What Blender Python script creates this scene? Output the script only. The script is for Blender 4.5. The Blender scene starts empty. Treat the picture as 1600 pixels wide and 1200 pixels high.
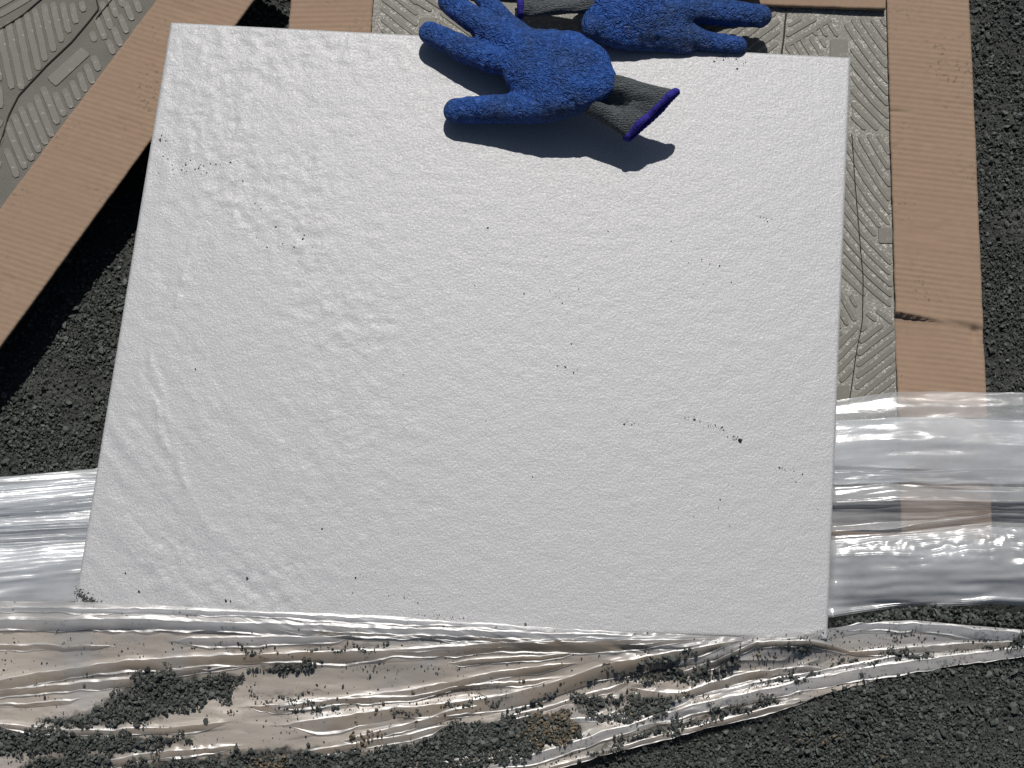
import bpy, math, random
import numpy as np
from mathutils import Vector

R = math.radians
S = bpy.context.scene
COL = S.collection
rng = np.random.default_rng(7)
random.seed(7)

# ------------------------------------------------------------ camera, light, exposure
F = 2600.0                      # focal length in pixels of a 1600 px wide frame
PITCH = R(17)
DIST = 1.41
ZT = 0.065                      # top of the pale tile
PXM = F / DIST                  # pixels per metre near the tile
CAM = np.array([0.0, -DIST * math.sin(PITCH), ZT + DIST * math.cos(PITCH)])

cam = bpy.data.cameras.new('camera')
cam.sensor_width = 36.0
cam.lens = F / 1600.0 * 36.0
cam.clip_start = 0.02
cam.clip_end = 100.0
cam_o = bpy.data.objects.new('camera', cam)
COL.objects.link(cam_o)
cam_o.location = CAM.tolist()
cam_o.rotation_euler = (PITCH, 0, 0)
S.camera = cam_o

SUN_EL, SUN_AZ = 54.0, 2.0     # sun behind the scene (world +y), slightly right
w = bpy.data.worlds.new('World')
S.world = w
w.use_nodes = True
nt = w.node_tree
sky = nt.nodes.new('ShaderNodeTexSky')
sky.sky_type = 'NISHITA'
sky.sun_disc = False
sky.sun_elevation = R(SUN_EL)
sky.sun_rotation = R(SUN_AZ)
bg = nt.nodes['Background']
bg.inputs[1].default_value = 0.05
nt.links.new(sky.outputs[0], bg.inputs[0])

sun = bpy.data.lights.new('sun', 'SUN')
sun.energy = 5.0
sun.angle = R(0.53)
sun.color = (1.0, 0.965, 0.92)
sun_o = bpy.data.objects.new('sun', sun)
COL.objects.link(sun_o)
sd = Vector((math.sin(R(SUN_AZ)) * math.cos(R(SUN_EL)), math.cos(R(SUN_AZ)) * math.cos(R(SUN_EL)), math.sin(R(SUN_EL))))
sun_o.rotation_euler = sd.to_track_quat('Z', 'Y').to_euler()
sun_o.location = (0, 2, 3)

S.view_settings.view_transform = 'Standard'
S.view_settings.look = 'None'
S.view_settings.exposure = -0.4
S.view_settings.gamma = 1.0
S.view_settings.use_curve_mapping = False
S.render.engine = 'CYCLES'
S.cycles.transparent_max_bounces = 24
S.cycles.max_bounces = 10


# ------------------------------------------------------------ helpers
def at(px, py, z):
    """photo measurement -> world point on the horizontal plane of height z"""
    px, py, z = np.broadcast_arrays(np.asarray(px, float), np.asarray(py, float), np.asarray(z, float))
    u = (px - 800.0) / F
    v = (600.0 - py) / F
    dx = u
    dy = math.sin(PITCH) + v * math.cos(PITCH)
    dz = -math.cos(PITCH) + v * math.sin(PITCH)
    t = (z - CAM[2]) / dz
    return np.stack([CAM[0] + dx * t, CAM[1] + dy * t, z], -1)


def sstep(a, b, x):
    t = np.clip((np.asarray(x, float) - a) / (b - a), 0, 1)
    return t * t * (3 - 2 * t)


class VNoise:
    def __init__(self, seed):
        r = np.random.default_rng(seed)
        self.t = r.random((256, 256)) * 2 - 1

    def __call__(self, x, y):
        x = np.asarray(x, float); y = np.asarray(y, float)
        xi = np.floor(x).astype(int); yi = np.floor(y).astype(int)
        fx = x - xi; fy = y - yi
        fx = fx * fx * fx * (fx * (fx * 6 - 15) + 10); fy = fy * fy * fy * (fy * (fy * 6 - 15) + 10)
        T = self.t
        a = T[xi & 255, yi & 255]; b = T[(xi + 1) & 255, yi & 255]
        c = T[xi & 255, (yi + 1) & 255]; d = T[(xi + 1) & 255, (yi + 1) & 255]
        return (a * (1 - fx) + b * fx) * (1 - fy) + (c * (1 - fx) + d * fx) * fy

    def fbm(self, x, y, o=4, g=0.5):
        s = 0.0; amp = 1.0
        for i in range(o):
            s = s + amp * self(np.asarray(x) * 2 ** i + 17.3 * i, np.asarray(y) * 2 ** i + 9.1 * i)
            amp *= g
        return s


N1, N2, N3 = VNoise(1), VNoise(2), VNoise(3)


def make_mesh(name, verts, faces, smooth=True):
    me = bpy.data.meshes.new(name)
    verts = np.asarray(verts, np.float64)
    if isinstance(faces, np.ndarray):
        n, k = faces.shape
        me.vertices.add(len(verts))
        me.vertices.foreach_set('co', verts.astype(np.float32).ravel())
        me.loops.add(n * k)
        me.loops.foreach_set('vertex_index', faces.astype(np.int32).ravel())
        me.polygons.add(n)
        me.polygons.foreach_set('loop_start', np.arange(0, n * k, k, dtype=np.int32))
        me.polygons.foreach_set('loop_total', np.full(n, k, np.int32))
        me.update(calc_edges=True)
        me.validate()
    else:
        me.from_pydata(verts.tolist(), [], faces)
        me.update()
    me.polygons.foreach_set('use_smooth', np.full(len(me.polygons), smooth))
    return me


def obj(name, me, mat=None, parent=None, loc=None, rz=0.0):
    o = bpy.data.objects.new(name, me)
    COL.objects.link(o)
    if mat is not None and me is not None and not me.materials:
        me.materials.append(mat)
    if parent is not None:
        o.parent = parent
    if loc is not None:
        o.location = [float(c) for c in loc]
    o.rotation_euler = (0, 0, rz)
    return o


def tag(o, label=None, cat=None, group=None, kind=None):
    if label: o['label'] = label
    if cat: o['category'] = cat
    if group: o['group'] = group
    if kind: o['kind'] = kind
    return o


def grid_faces(nu, nv, off=0):
    i, j = np.meshgrid(np.arange(nu - 1), np.arange(nv - 1), indexing='ij')
    a = (i * nv + j).ravel() + off
    return np.stack([a, a + nv, a + nv + 1, a + 1], -1)


def slab(nu, nv, top, thick):
    """closed slab under a grid of top points (nu, nv, 3)"""
    bot = top.copy(); bot[..., 2] -= thick
    n = nu * nv
    V = np.concatenate([top.reshape(-1, 3), bot.reshape(-1, 3)])
    f = grid_faces(nu, nv)
    fb = grid_faces(nu, nv, n)[:, ::-1]
    idx = np.arange(n).reshape(nu, nv)
    loop = np.concatenate([idx[:, 0], idx[-1, 1:], idx[-2::-1, -1], idx[0, -2:0:-1]])
    nx = np.roll(loop, -1)
    side = np.stack([loop, loop + n, nx + n, nx], -1)
    return V, np.concatenate([f, fb, side])


def prism(poly, z0, z1):
    """vertical prism on a list of xy corners"""
    n = len(poly)
    V = [(p[0], p[1], z0) for p in poly] + [(p[0], p[1], z1) for p in poly]
    Fs = [tuple(range(n))[::-1], tuple(range(n, 2 * n))]
    for i in range(n):
        j = (i + 1) % n
        Fs.append((i, j, n + j, n + i))
    return V, Fs


# ------------------------------------------------------------ materials
class M:
    def __init__(self, name):
        self.m = bpy.data.materials.new(name)
        self.m.use_nodes = True
        self.t = self.m.node_tree
        self.b = self.t.nodes['Principled BSDF']
        self.out = self.t.nodes['Material Output']
        self._c = None

    def n(self, typ, **kw):
        d = self.t.nodes.new(typ)
        for k, v in kw.items():
            setattr(d, k, v)
        return d

    def l(self, a, b):
        self.t.links.new(a, b)

    def coord(self):
        if self._c is None:
            self._c = self.n('ShaderNodeTexCoord').outputs['Object']
        return self._c

    def mapped(self, scale=(1, 1, 1), rot=(0, 0, 0)):
        mp = self.n('ShaderNodeMapping')
        mp.inputs['Scale'].default_value = scale
        mp.inputs['Rotation'].default_value = rot
        self.l(self.coord(), mp.inputs['Vector'])
        return mp.outputs[0]

    def noise(self, scale, detail=4, rough=0.55, vec=None, dist=0.0):
        d = self.n('ShaderNodeTexNoise')
        d.inputs['Scale'].default_value = scale
        d.inputs['Detail'].default_value = detail
        d.inputs['Roughness'].default_value = rough
        d.inputs['Distortion'].default_value = dist
        self.l(vec if vec is not None else self.coord(), d.inputs['Vector'])
        return d.outputs['Fac']

    def voro(self, scale, feature='F1', vec=None):
        d = self.n('ShaderNodeTexVoronoi', feature=feature)
        d.inputs['Scale'].default_value = scale
        self.l(vec if vec is not None else self.coord(), d.inputs['Vector'])
        return d.outputs['Distance']

    def rng(self, x, a, b, c=0.0, d=1.0):
        r = self.n('ShaderNodeMapRange')
        r.inputs[1].default_value = a; r.inputs[2].default_value = b
        r.inputs[3].default_value = c; r.inputs[4].default_value = d
        self.l(x, r.inputs[0])
        return r.outputs[0]

    def math(self, op, a, b=None):
        d = self.n('ShaderNodeMath', operation=op)
        for i, v in enumerate((a, b)):
            if v is None: continue
            if isinstance(v, (int, float)): d.inputs[i].default_value = v
            else: self.l(v, d.inputs[i])
        return d.outputs[0]

    def mix(self, fac, a, b):
        d = self.n('ShaderNodeMix', data_type='RGBA')
        if isinstance(fac, (int, float)): d.inputs[0].default_value = fac
        else: self.l(fac, d.inputs[0])
        for i, v in ((6, a), (7, b)):
            if isinstance(v, tuple): d.inputs[i].default_value = (*v, 1)
            else: self.l(v, d.inputs[i])
        return d.outputs[2]

    def bump(self, h, dist, strength=1.0, prev=None):
        d = self.n('ShaderNodeBump')
        d.inputs['Strength'].default_value = strength
        d.inputs['Distance'].default_value = dist
        self.l(h, d.inputs['Height'])
        if prev is not None: self.l(prev, d.inputs['Normal'])
        return d.outputs[0]

    def set(self, color=None, rough=None, spec=None, normal=None):
        if color is not None:
            if isinstance(color, tuple): self.b.inputs['Base Color'].default_value = (*color, 1)
            else: self.l(color, self.b.inputs['Base Color'])
        if rough is not None:
            if isinstance(rough, (int, float)): self.b.inputs['Roughness'].default_value = rough
            else: self.l(rough, self.b.inputs['Roughness'])
        if spec is not None: self.b.inputs['Specular IOR Level'].default_value = spec
        if normal is not None: self.l(normal, self.b.inputs['Normal'])
        return self.m


def mat_pale_tile():
    m = M('pale_porcelain')
    big = m.noise(7, 3)
    fine = m.noise(420, 3, 0.6)
    spk = m.noise(900, 2, 0.5)
    c = m.mix(m.rng(big, 0.3, 0.7), (0.320, 0.325, 0.336), (0.358, 0.363, 0.374))
    c = m.mix(m.rng(spk, 0.32, 0.68), m.mix(0.5, c, (0.27, 0.27, 0.275)), (0.47, 0.47, 0.475))
    grime = m.math('MULTIPLY', m.rng(m.noise(55, 6, 0.7), 0.60, 0.72), m.rng(m.noise(6, 3), 0.45, 0.62))
    c = m.mix(m.math('MULTIPLY', grime, 0.32), c, (0.20, 0.19, 0.18))
    dots = m.math('MULTIPLY', m.rng(m.noise(260, 3, 0.65), 0.70, 0.75), m.rng(m.noise(9, 3), 0.5, 0.62))
    c = m.mix(m.math('MULTIPLY', dots, 0.75), c, (0.09, 0.09, 0.085))
    edge = m.bump(m.noise(150, 4, 0.62, dist=0.3), 0.0009, 0.21)
    nrm = m.bump(fine, 0.0005, 0.7, edge)
    nrm = m.bump(spk, 0.0002, 0.5, nrm)
    return m.set(c, m.rng(fine, 0.3, 0.7, 0.38, 0.55), 0.66, nrm)


def mat_card():
    m = M('corrugated_cardboard')
    fib = m.noise(110, 5, 0.65, m.mapped((1.0, 1.6, 1)))
    c = m.mix(m.rng(fib, 0.3, 0.7), (0.262, 0.182, 0.124), (0.296, 0.207, 0.143))
    c = m.mix(m.rng(m.noise(9, 4), 0.42, 0.72, 0, 0.5), c, (0.27, 0.18, 0.13))
    scuff = m.math('MULTIPLY', m.rng(m.noise(230, 5, 0.75), 0.56, 0.64), m.rng(m.noise(13, 3), 0.50, 0.63))
    c = m.mix(m.math('MULTIPLY', scuff, 0.8), c, (0.06, 0.055, 0.045))
    nrm = m.bump(m.noise(300, 4, 0.6), 0.0004, 0.4)
    return m.set(c, 0.85, 0.25, nrm)


def mat_card_edge():
    m = M('cardboard_core')
    c = m.mix(m.noise(200, 4), (0.24, 0.16, 0.10), (0.42, 0.30, 0.2))
    return m.set(c, 0.9, 0.2)


def mat_tile_back():
    m = M('tile_back_ground')
    sp = m.rng(m.noise(620, 3, 0.7), 0.52, 0.60)
    c = m.mix(m.noise(40, 4), (0.178, 0.171, 0.146), (0.238, 0.230, 0.198))
    c = m.mix(m.math('MULTIPLY', sp, m.rng(m.noise(60, 3), 0.35, 0.6, 0.15, 0.8)), c, (0.62, 0.61, 0.57))
    nrm = m.bump(m.noise(600, 3, 0.7), 0.0008, 0.8)
    return m.set(c, 0.7, 0.4, nrm)


def mat_tile_back_dark():
    m = M('tile_back_dark')
    c = m.mix(m.noise(60, 4), (0.105, 0.100, 0.086), (0.165, 0.157, 0.135))  # darker ground colour between the ribs of the left tile
    return m.set(c, 0.75, 0.3, m.bump(m.noise(500, 3, 0.7), 0.0006, 0.8))


def mat_rib():
    m = M('tile_back_rib')
    c = m.mix(m.noise(45, 5, 0.6), (0.135, 0.128, 0.108), (0.172, 0.163, 0.138))
    c = m.mix(m.rng(m.noise(170, 4, 0.7), 0.6, 0.72, 0, 0.7), c, (0.40, 0.385, 0.35))
    nrm = m.bump(m.noise(500, 3), 0.0003, 0.5)
    return m.set(c, 0.62, 0.4, nrm)


def mat_dark(name, col, rough=0.9):
    m = M(name)
    return m.set(m.mix(m.noise(300, 3), col, tuple(c * 1.5 for c in col)), rough, 0.2)


def mat_stone(name, dark, light, dust):
    m = M(name)
    a = m.n('ShaderNodeAttribute', attribute_name='tone').outputs['Fac']
    c = m.mix(a, dark, light)
    c = m.mix(m.rng(m.noise(350, 4, 0.65), 0.55, 0.75, 0, 0.5), c, dust)
    nrm = m.bump(m.noise(1300, 3, 0.6), 0.0005, 0.6)
    return m.set(c, 0.78, 0.35, nrm)


def mat_ground():
    m = M('stone_dust_ground')
    c = m.mix(m.noise(400, 5, 0.7), (0.028, 0.031, 0.029), (0.085, 0.089, 0.083))
    c = m.mix(m.rng(m.noise(18, 4), 0.45, 0.7, 0, 0.7), c, (0.11, 0.11, 0.096))
    h = m.math('ADD', m.noise(500, 4, 0.7), m.rng(m.voro(160), 0.0, 0.8, 1.0, 0.0))
    return m.set(c, 0.85, 0.3, m.bump(h, 0.004, 0.9))


def mat_glove(name):
    m = M(name)
    n1 = m.noise(170, 2, 0.5, dist=1.5)
    n2 = m.noise(75, 3, 0.5, dist=0.8)
    cr = m.math('SUBTRACT', 1.0, m.math('ABSOLUTE', m.math('MULTIPLY', m.math('SUBTRACT', n1, 0.5), 6.0)))
    h = m.math('ADD', m.math('MULTIPLY', cr, 0.55), n2)
    c = m.mix(m.rng(cr, 0.1, 1.0), (0.012, 0.054, 0.225), (0.022, 0.090, 0.34))  # crinkle shade and highlights put into the blue: hollows darker, ridges lighter
    c = m.mix(m.rng(m.noise(24, 5, 0.6), 0.42, 0.64, 0, 0.7), c, (0.020, 0.044, 0.105))
    dirt = m.math('MULTIPLY', m.rng(m.noise(330, 3, 0.7), 0.63, 0.68), m.rng(m.noise(24, 2), 0.60, 0.68))
    c = m.mix(m.math('MULTIPLY', dirt, 0.5), c, (0.32, 0.30, 0.27))
    return m.set(c, m.rng(n2, 0.3, 0.7, 0.52, 0.70), 0.3, m.bump(h, 0.0032, 0.85))


def mat_knit():
    m = M('grey_knit')
    wv = m.n('ShaderNodeTexWave', wave_type='BANDS', bands_direction='Y')
    wv.inputs['Scale'].default_value = 170
    wv.inputs['Distortion'].default_value = 7.0
    wv.inputs['Detail'].default_value = 2
    wv.inputs['Detail Scale'].default_value = 3.0
    m.l(m.coord(), wv.inputs['Vector'])
    n1 = m.noise(500, 4, 0.7)
    h = m.math('ADD', wv.outputs['Fac'], n1)
    c = m.mix(m.rng(h, 0.4, 1.6), (0.058, 0.066, 0.070), (0.128, 0.140, 0.145))
    return m.set(c, 0.95, 0.15, m.bump(h, 0.0016, 0.7))


def mat_hem():
    m = M('blue_hem_thread')
    n1 = m.noise(700, 3, 0.6)
    c = m.mix(n1, (0.018, 0.014, 0.15), (0.04, 0.032, 0.29))
    return m.set(c, 0.8, 0.2, m.bump(n1, 0.001, 0.7))


def mat_film(name, opacity, milk, dust=None, dust_lo=0.5, dust_hi=0.7, crinkle=0.0006, crs=60, rough=0.16, gloss=1.0, opmax=0.97, cover=False):
    """thin polythene: clear film, milky scatter, dust, glossy skin"""
    m = M(name)
    m.t.nodes.remove(m.b)
    nrm = m.bump(m.noise(crs, 4, 0.55, m.mapped((0.45, 1.3, 1)), 0.6), crinkle, 0.8)
    tr = m.n('ShaderNodeBsdfTransparent'); tr.inputs[0].default_value = (0.93, 0.94, 0.95, 1)
    df = m.n('ShaderNodeBsdfDiffuse'); m.l(nrm, df.inputs['Normal'])
    tl = m.n('ShaderNodeBsdfTranslucent')
    op = opacity
    if dust is None:
        df.inputs[0].default_value = (*milk, 1); tl.inputs[0].default_value = (*milk, 1)
        opv = m.rng(m.noise(22, 4), 0.3, 0.7, opacity * 0.75, opacity * 1.25)
    else:
        d = m.rng(m.noise(16, 6, 0.65), dust_lo, dust_hi)
        if cover: d = m.math('MULTIPLY', d, m.n('ShaderNodeAttribute', attribute_name='cover').outputs['Fac'])
        c = m.mix(d, milk, dust)
        c = m.mix(m.rng(m.noise(240, 4, 0.7), 0.62, 0.74, 0, 0.5), c, tuple(x * 0.42 for x in dust))
        at2 = m.n('ShaderNodeAttribute', attribute_name='dirt').outputs['Fac']
        dk = m.math('MULTIPLY', at2, m.rng(m.noise(150, 4, 0.7), 0.3, 0.6, 0.45, 1.0))
        c = m.mix(dk, c, (0.05, 0.052, 0.046))
        m.l(c, df.inputs[0]); m.l(c, tl.inputs[0])
        opv = m.rng(d, 0, 1, opacity, opmax)
    body = m.n('ShaderNodeMixShader'); body.inputs[0].default_value = 0.42
    m.l(df.outputs[0], body.inputs[1]); m.l(tl.outputs[0], body.inputs[2])
    mx = m.n('ShaderNodeMixShader')
    m.l(opv, mx.inputs[0]); m.l(tr.outputs[0], mx.inputs[1]); m.l(body.outputs[0], mx.inputs[2])
    gl = m.n('ShaderNodeBsdfAnisotropic') if False else m.n('ShaderNodeBsdfGlossy')
    gl.inputs['Roughness'].default_value = rough
    m.l(nrm, gl.inputs['Normal'])
    fr = m.n('ShaderNodeLayerWeight')
    m.l(nrm, fr.inputs['Normal'])
    ff = m.math('ADD', 0.043 * gloss, m.math('MULTIPLY', m.math('POWER', fr.outputs['Facing'], 5.0), 0.85))
    if dust is not None:
        ff = m.math('MULTIPLY', ff, m.rng(m.noise(38, 4, 0.6), 0.35, 0.7, 1.0, 0.5))
    top = m.n('ShaderNodeMixShader')
    m.l(ff, top.inputs[0]); m.l(mx.outputs[0], top.inputs[1]); m.l(gl.outputs[0], top.inputs[2])
    m.l(top.outputs[0], m.out.inputs['Surface'])
    return m.m


PALE = mat_pale_tile()
CARD = mat_card()
CORE = mat_card_edge()
TBACK = mat_tile_back()
RIB = mat_rib()
TBACK2 = mat_tile_back_dark()
CRACK = mat_dark('dark_crack_line', (0.03, 0.028, 0.024))
STONE = mat_stone('crushed_basalt', (0.016, 0.019, 0.017), (0.135, 0.148, 0.134), (0.17, 0.17, 0.15))
SOIL = mat_stone('brown_soil', (0.085, 0.066, 0.045), (0.235, 0.19, 0.13), (0.30, 0.25, 0.18))
GROUND = mat_ground()
BLUE = mat_glove('blue_crinkle_latex')
KNIT = mat_knit()
HEM = mat_hem()
FILM_A = mat_film('clear_polythene', 0.41, (0.86, 0.88, 0.90), crinkle=0.0006, crs=55, rough=0.21, gloss=0.8)
FILM_B = mat_film('dusty_polythene', 0.80, (0.62, 0.615, 0.61), dust=(0.63, 0.56, 0.485), dust_lo=0.25, dust_hi=0.50,
                  crinkle=0.0008, crs=60, rough=0.32, gloss=1.1, cover=True)


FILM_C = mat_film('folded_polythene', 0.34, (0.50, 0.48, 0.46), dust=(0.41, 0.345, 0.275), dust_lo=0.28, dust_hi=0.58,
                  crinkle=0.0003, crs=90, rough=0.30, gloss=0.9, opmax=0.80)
FILM_E = mat_film('milky_fold_polythene', 0.40, (0.66, 0.67, 0.685), crinkle=0.0004, crs=80, rough=0.26, gloss=0.9)
FILM_D = mat_film('creased_polythene', 0.45, (0.70, 0.69, 0.68), crinkle=0.0004, crs=160, rough=0.40, gloss=2.6)


# ------------------------------------------------------------ ground
def zg(x, y):
    """height of the gravel bed at world x, y"""
    x = np.asarray(x, float); y = np.asarray(y, float)
    z = 0.048 * sstep(-0.15, -0.23, y) * sstep(0.9, 0.5, np.abs(x)) * sstep(-0.9, -0.5, y)
    return z + 0.004 * N1.fbm(x * 6, y * 6, 3)


def at_ground(px, py, lift=0.0):
    z = np.zeros(np.broadcast(np.asarray(px), np.asarray(py)).shape)
    for _ in range(8):
        p = at(px, py, z)
        z = 0.5 * z + 0.5 * (zg(p[..., 0], p[..., 1]) + lift)
    return at(px, py, z)


ax = np.concatenate([np.linspace(-12, -1.3, 12), np.linspace(-1.2, 1.2, 200), np.linspace(1.3, 12, 12)])
X, Y = np.meshgrid(ax, ax, indexing='ij')
gv = np.stack([X, Y, zg(X, Y)], -1).reshape(-1, 3)
g = obj('ground', make_mesh('ground', gv, grid_faces(len(ax), len(ax))), GROUND)
tag(g, 'dark grey crushed stone ground', kind='structure')

# ------------------------------------------------------------ stones
ICO_V = []
phi = (1 + 5 ** 0.5) / 2
for a, b in ((-1, phi), (1, phi), (-1, -phi), (1, -phi)):
    ICO_V.append((a, b, 0))
for a, b in ((-1, phi), (1, phi), (-1, -phi), (1, -phi)):
    ICO_V.append((0, a, b))
for a, b in ((phi, -1), (phi, 1), (-phi, -1), (-phi, 1)):
    ICO_V.append((a, 0, b))
ICO_V = np.array(ICO_V, float) / math.hypot(1, phi)
ICO_F = np.array([(0, 11, 5), (0, 5, 1), (0, 1, 7), (0, 7, 10), (0, 10, 11), (1, 5, 9), (5, 11, 4), (11, 10, 2), (10, 7, 6), (7, 1, 8),
                  (3, 9, 4), (3, 4, 2), (3, 2, 6), (3, 6, 8), (3, 8, 9), (4, 9, 5), (2, 4, 11), (6, 2, 10), (8, 6, 7), (9, 8, 1)])


def chips(pos, size, seed, flat=0.5):
    """angular crushed-stone lumps, one per row of pos; returns verts, faces, tone"""
    r = np.random.default_rng(seed)
    n = len(pos)
    V = np.repeat(ICO_V[None], n, 0)
    # cut each lump with a few planes so that it has flat broken faces
    for _ in range(4):
        d = r.normal(size=(n, 3)); d /= np.linalg.norm(d, axis=1, keepdims=True)
        cut = r.uniform(0.35, 0.8, n)
        s = np.einsum('nvk,nk->nv', V, d)
        ex = np.maximum(s - cut[:, None], 0)
        V = V - ex[..., None] * d[:, None]
    V = V * (1 + r.uniform(-0.13, 0.13, (n, 12, 1)))
    sc = np.stack([r.uniform(0.75, 1.35, n), r.uniform(0.6, 1.0, n), r.uniform(flat * 0.7, flat * 1.3, n)], -1)
    V = V * sc[:, None]
    # random tilt and spin
    ang = r.uniform(0, 2 * math.pi, n)
    tx, ty = r.normal(0, 0.5, n), r.normal(0, 0.5, n)
    def rot(V, a, i, j):
        c, s_ = np.cos(a)[:, None], np.sin(a)[:, None]
        A, B = V[..., i].copy(), V[..., j].copy()
        V[..., i] = A * c - B * s_; V[..., j] = A * s_ + B * c
        return V
    V = rot(V, ang, 0, 1); V = rot(V, tx, 1, 2); V = rot(V, ty, 0, 2)
    V = V * np.asarray(size)[:, None, None] + np.asarray(pos)[:, None]
    Fc = (ICO_F[None] + 12 * np.arange(n)[:, None, None]).reshape(-1, 3)
    tone = np.repeat(np.clip(r.beta(1.6, 2.6, n) + 0.0, 0, 1), 12)
    return V.reshape(-1, 3), Fc, tone


def stone_mesh(name, pos, size, seed, flat=0.40):
    V, Fc, tone = chips(pos, size, seed, flat)
    me = make_mesh(name, V, Fc, smooth=False)
    at_ = me.attributes.new('tone', 'FLOAT', 'POINT')
    at_.data.foreach_set('value', tone.astype(np.float32))
    return me


def inpoly(x, y, poly):
    inside = np.zeros(x.shape, bool)
    n = len(poly)
    for i in range(n):
        x1, y1 = poly[i]; x2, y2 = poly[(i + 1) % n]
        c = ((y1 > y) != (y2 > y)) & (x < (x2 - x1) * (y - y1) / (y2 - y1 + 1e-12) + x1)
        inside ^= c
    return inside


def sample_poly(poly, per, seed, rough=0.0):
    r = np.random.default_rng(seed)
    P = np.array(poly, float)
    lo, hi = P.min(0) - 12, P.max(0) + 12
    n = int((hi[0] - lo[0]) * (hi[1] - lo[1]) / per)
    x = r.uniform(lo[0], hi[0], n); y = r.uniform(lo[1], hi[1], n)
    dx = rough * N2.fbm(x / 22, y / 22, 3); dy = rough * 0.6 * N3.fbm(x / 22, y / 22, 3)
    k = inpoly(x + dx, y + dy, poly)
    return x[k], y[k]


# ground gravel: dense where the photograph shows it, thinner round about
G_POLYS = [
    [(-120, 380), (60, 250), (300, 150), (330, 420), (260, 800), (-120, 800)],
    [(330, -90), (520, -90), (520, 80), (330, 80)],
    [(1470, -120), (1720, -120), (1720, 980), (1270, 1010), (1270, 930), (1500, 900)],
    [(640, 1290), (900, 1120), (1200, 1050), (1720, 970), (1720, 1290)],
    [(-120, 1150), (700, 1150), (700, 1290), (-120, 1290)],
]
pos, siz = [], []
for i, P in enumerate(G_POLYS):
    for per, lo, hi, lift, sd_ in ((7, 0.0006, 0.0012, 0.0010, 1), (18, 0.0011, 0.0021, 0.0016, 2), (110, 0.0019, 0.0039, 0.0020, 3)):
        x, y = sample_poly(P, per, 100 + 10 * i + sd_)
        r = np.random.default_rng(500 + 10 * i + sd_)
        k = r.random(len(x)) < 0.30 + 0.70 * sstep(-0.5, 0.3, N1.fbm(x / 60, y / 60, 3))
        x, y = x[k], y[k]
        p = at_ground(x, y)
        s = lo + (hi - lo) * r.random(len(x)) ** 1.7
        p[:, 2] += lift * r.uniform(0.2, 1.3, len(x)) + 0.2 * s
        pos.append(p); siz.append(s)
r = np.random.default_rng(91)
q = r.uniform(-1.1, 1.1, (26000, 2))
keep = ~((np.abs(q[:, 0]) < 0.5) & (np.abs(q[:, 1]) < 0.36))
q = q[keep]
pos.append(np.stack([q[:, 0], q[:, 1], zg(q[:, 0], q[:, 1]) + 0.001], -1)); siz.append(r.uniform(0.0018, 0.005, len(q)))
o = obj('gravel', stone_mesh('gravel', np.concatenate(pos), np.concatenate(siz), 11), STONE)
tag(o, 'dark crushed stone gravel spread loose over the ground', 'gravel', kind='stuff')

# ------------------------------------------------------------ cartons
ZF = 0.050          # top of the cardboard flaps
CT = 0.0035         # board thickness


def lerp(a, b, t):
    return a + (b - a) * t


def flap(parent, c, nu, nv, flute_dir, seed, dent=None, amp=0.00020, name='flap', label=None):
    """c: four world xy corners (start-inner, start-outer, end-outer, end-inner); v runs along the flap"""
    c = [np.asarray(p[:2], float) for p in c]
    o0 = c[0]
    d = c[3] - c[0]
    ang = math.atan2(d[1], d[0]) - math.pi / 2
    ca, sa = math.cos(-ang), math.sin(-ang)
    U, Vv = np.meshgrid(np.linspace(0, 1, nu), np.linspace(0, 1, nv), indexing='ij')
    P = (c[0] * ((1 - U) * (1 - Vv))[..., None] + c[1] * (U * (1 - Vv))[..., None]
         + c[2] * (U * Vv)[..., None] + c[3] * ((1 - U) * Vv)[..., None])
    L = np.linalg.norm(d)
    rel = P - o0
    lx = rel[..., 0] * ca - rel[..., 1] * sa
    ly = rel[..., 0] * sa + rel[..., 1] * ca
    rag = 0.0003 * N2.fbm(ly * 90 + seed, ly * 0 + seed, 3)
    lx = lx + rag * np.where(U < 0.5, 1, -0.6) * np.abs(2 * U - 1)
    fd = flute_dir
    s = ly * math.cos(fd) + lx * math.sin(fd)
    s = s + 0.00025 * N1.fbm(lx * 6 + seed, ly * 8, 2)
    wob = 0.85 + 0.35 * N3.fbm(lx * 12 + seed, ly * 34, 3)
    z = amp * np.sin(s * 2 * math.pi / 0.0052) * wob
    z = z + 0.00022 * N2.fbm(lx * 5, s * 60 + seed, 3) + 0.0010 * N1.fbm(lx * 5 + seed, ly * 5, 2)
    z = z - 0.0009 * np.clip(N3.fbm(lx * 40 + 2 * seed, ly * 40, 2) - 0.45, 0, 1)
    if dent is not None:
        z = z + dent(lx, ly, U, Vv)
    top = np.stack([lx, ly, z], -1)
    V, Fc = slab(nu, nv, top, CT)
    ob = obj(name, make_mesh(name, V, Fc), CARD, parent, (o0[0], o0[1], ZF), ang)
    if label: ob['label'] = label
    return ob, ang


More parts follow.
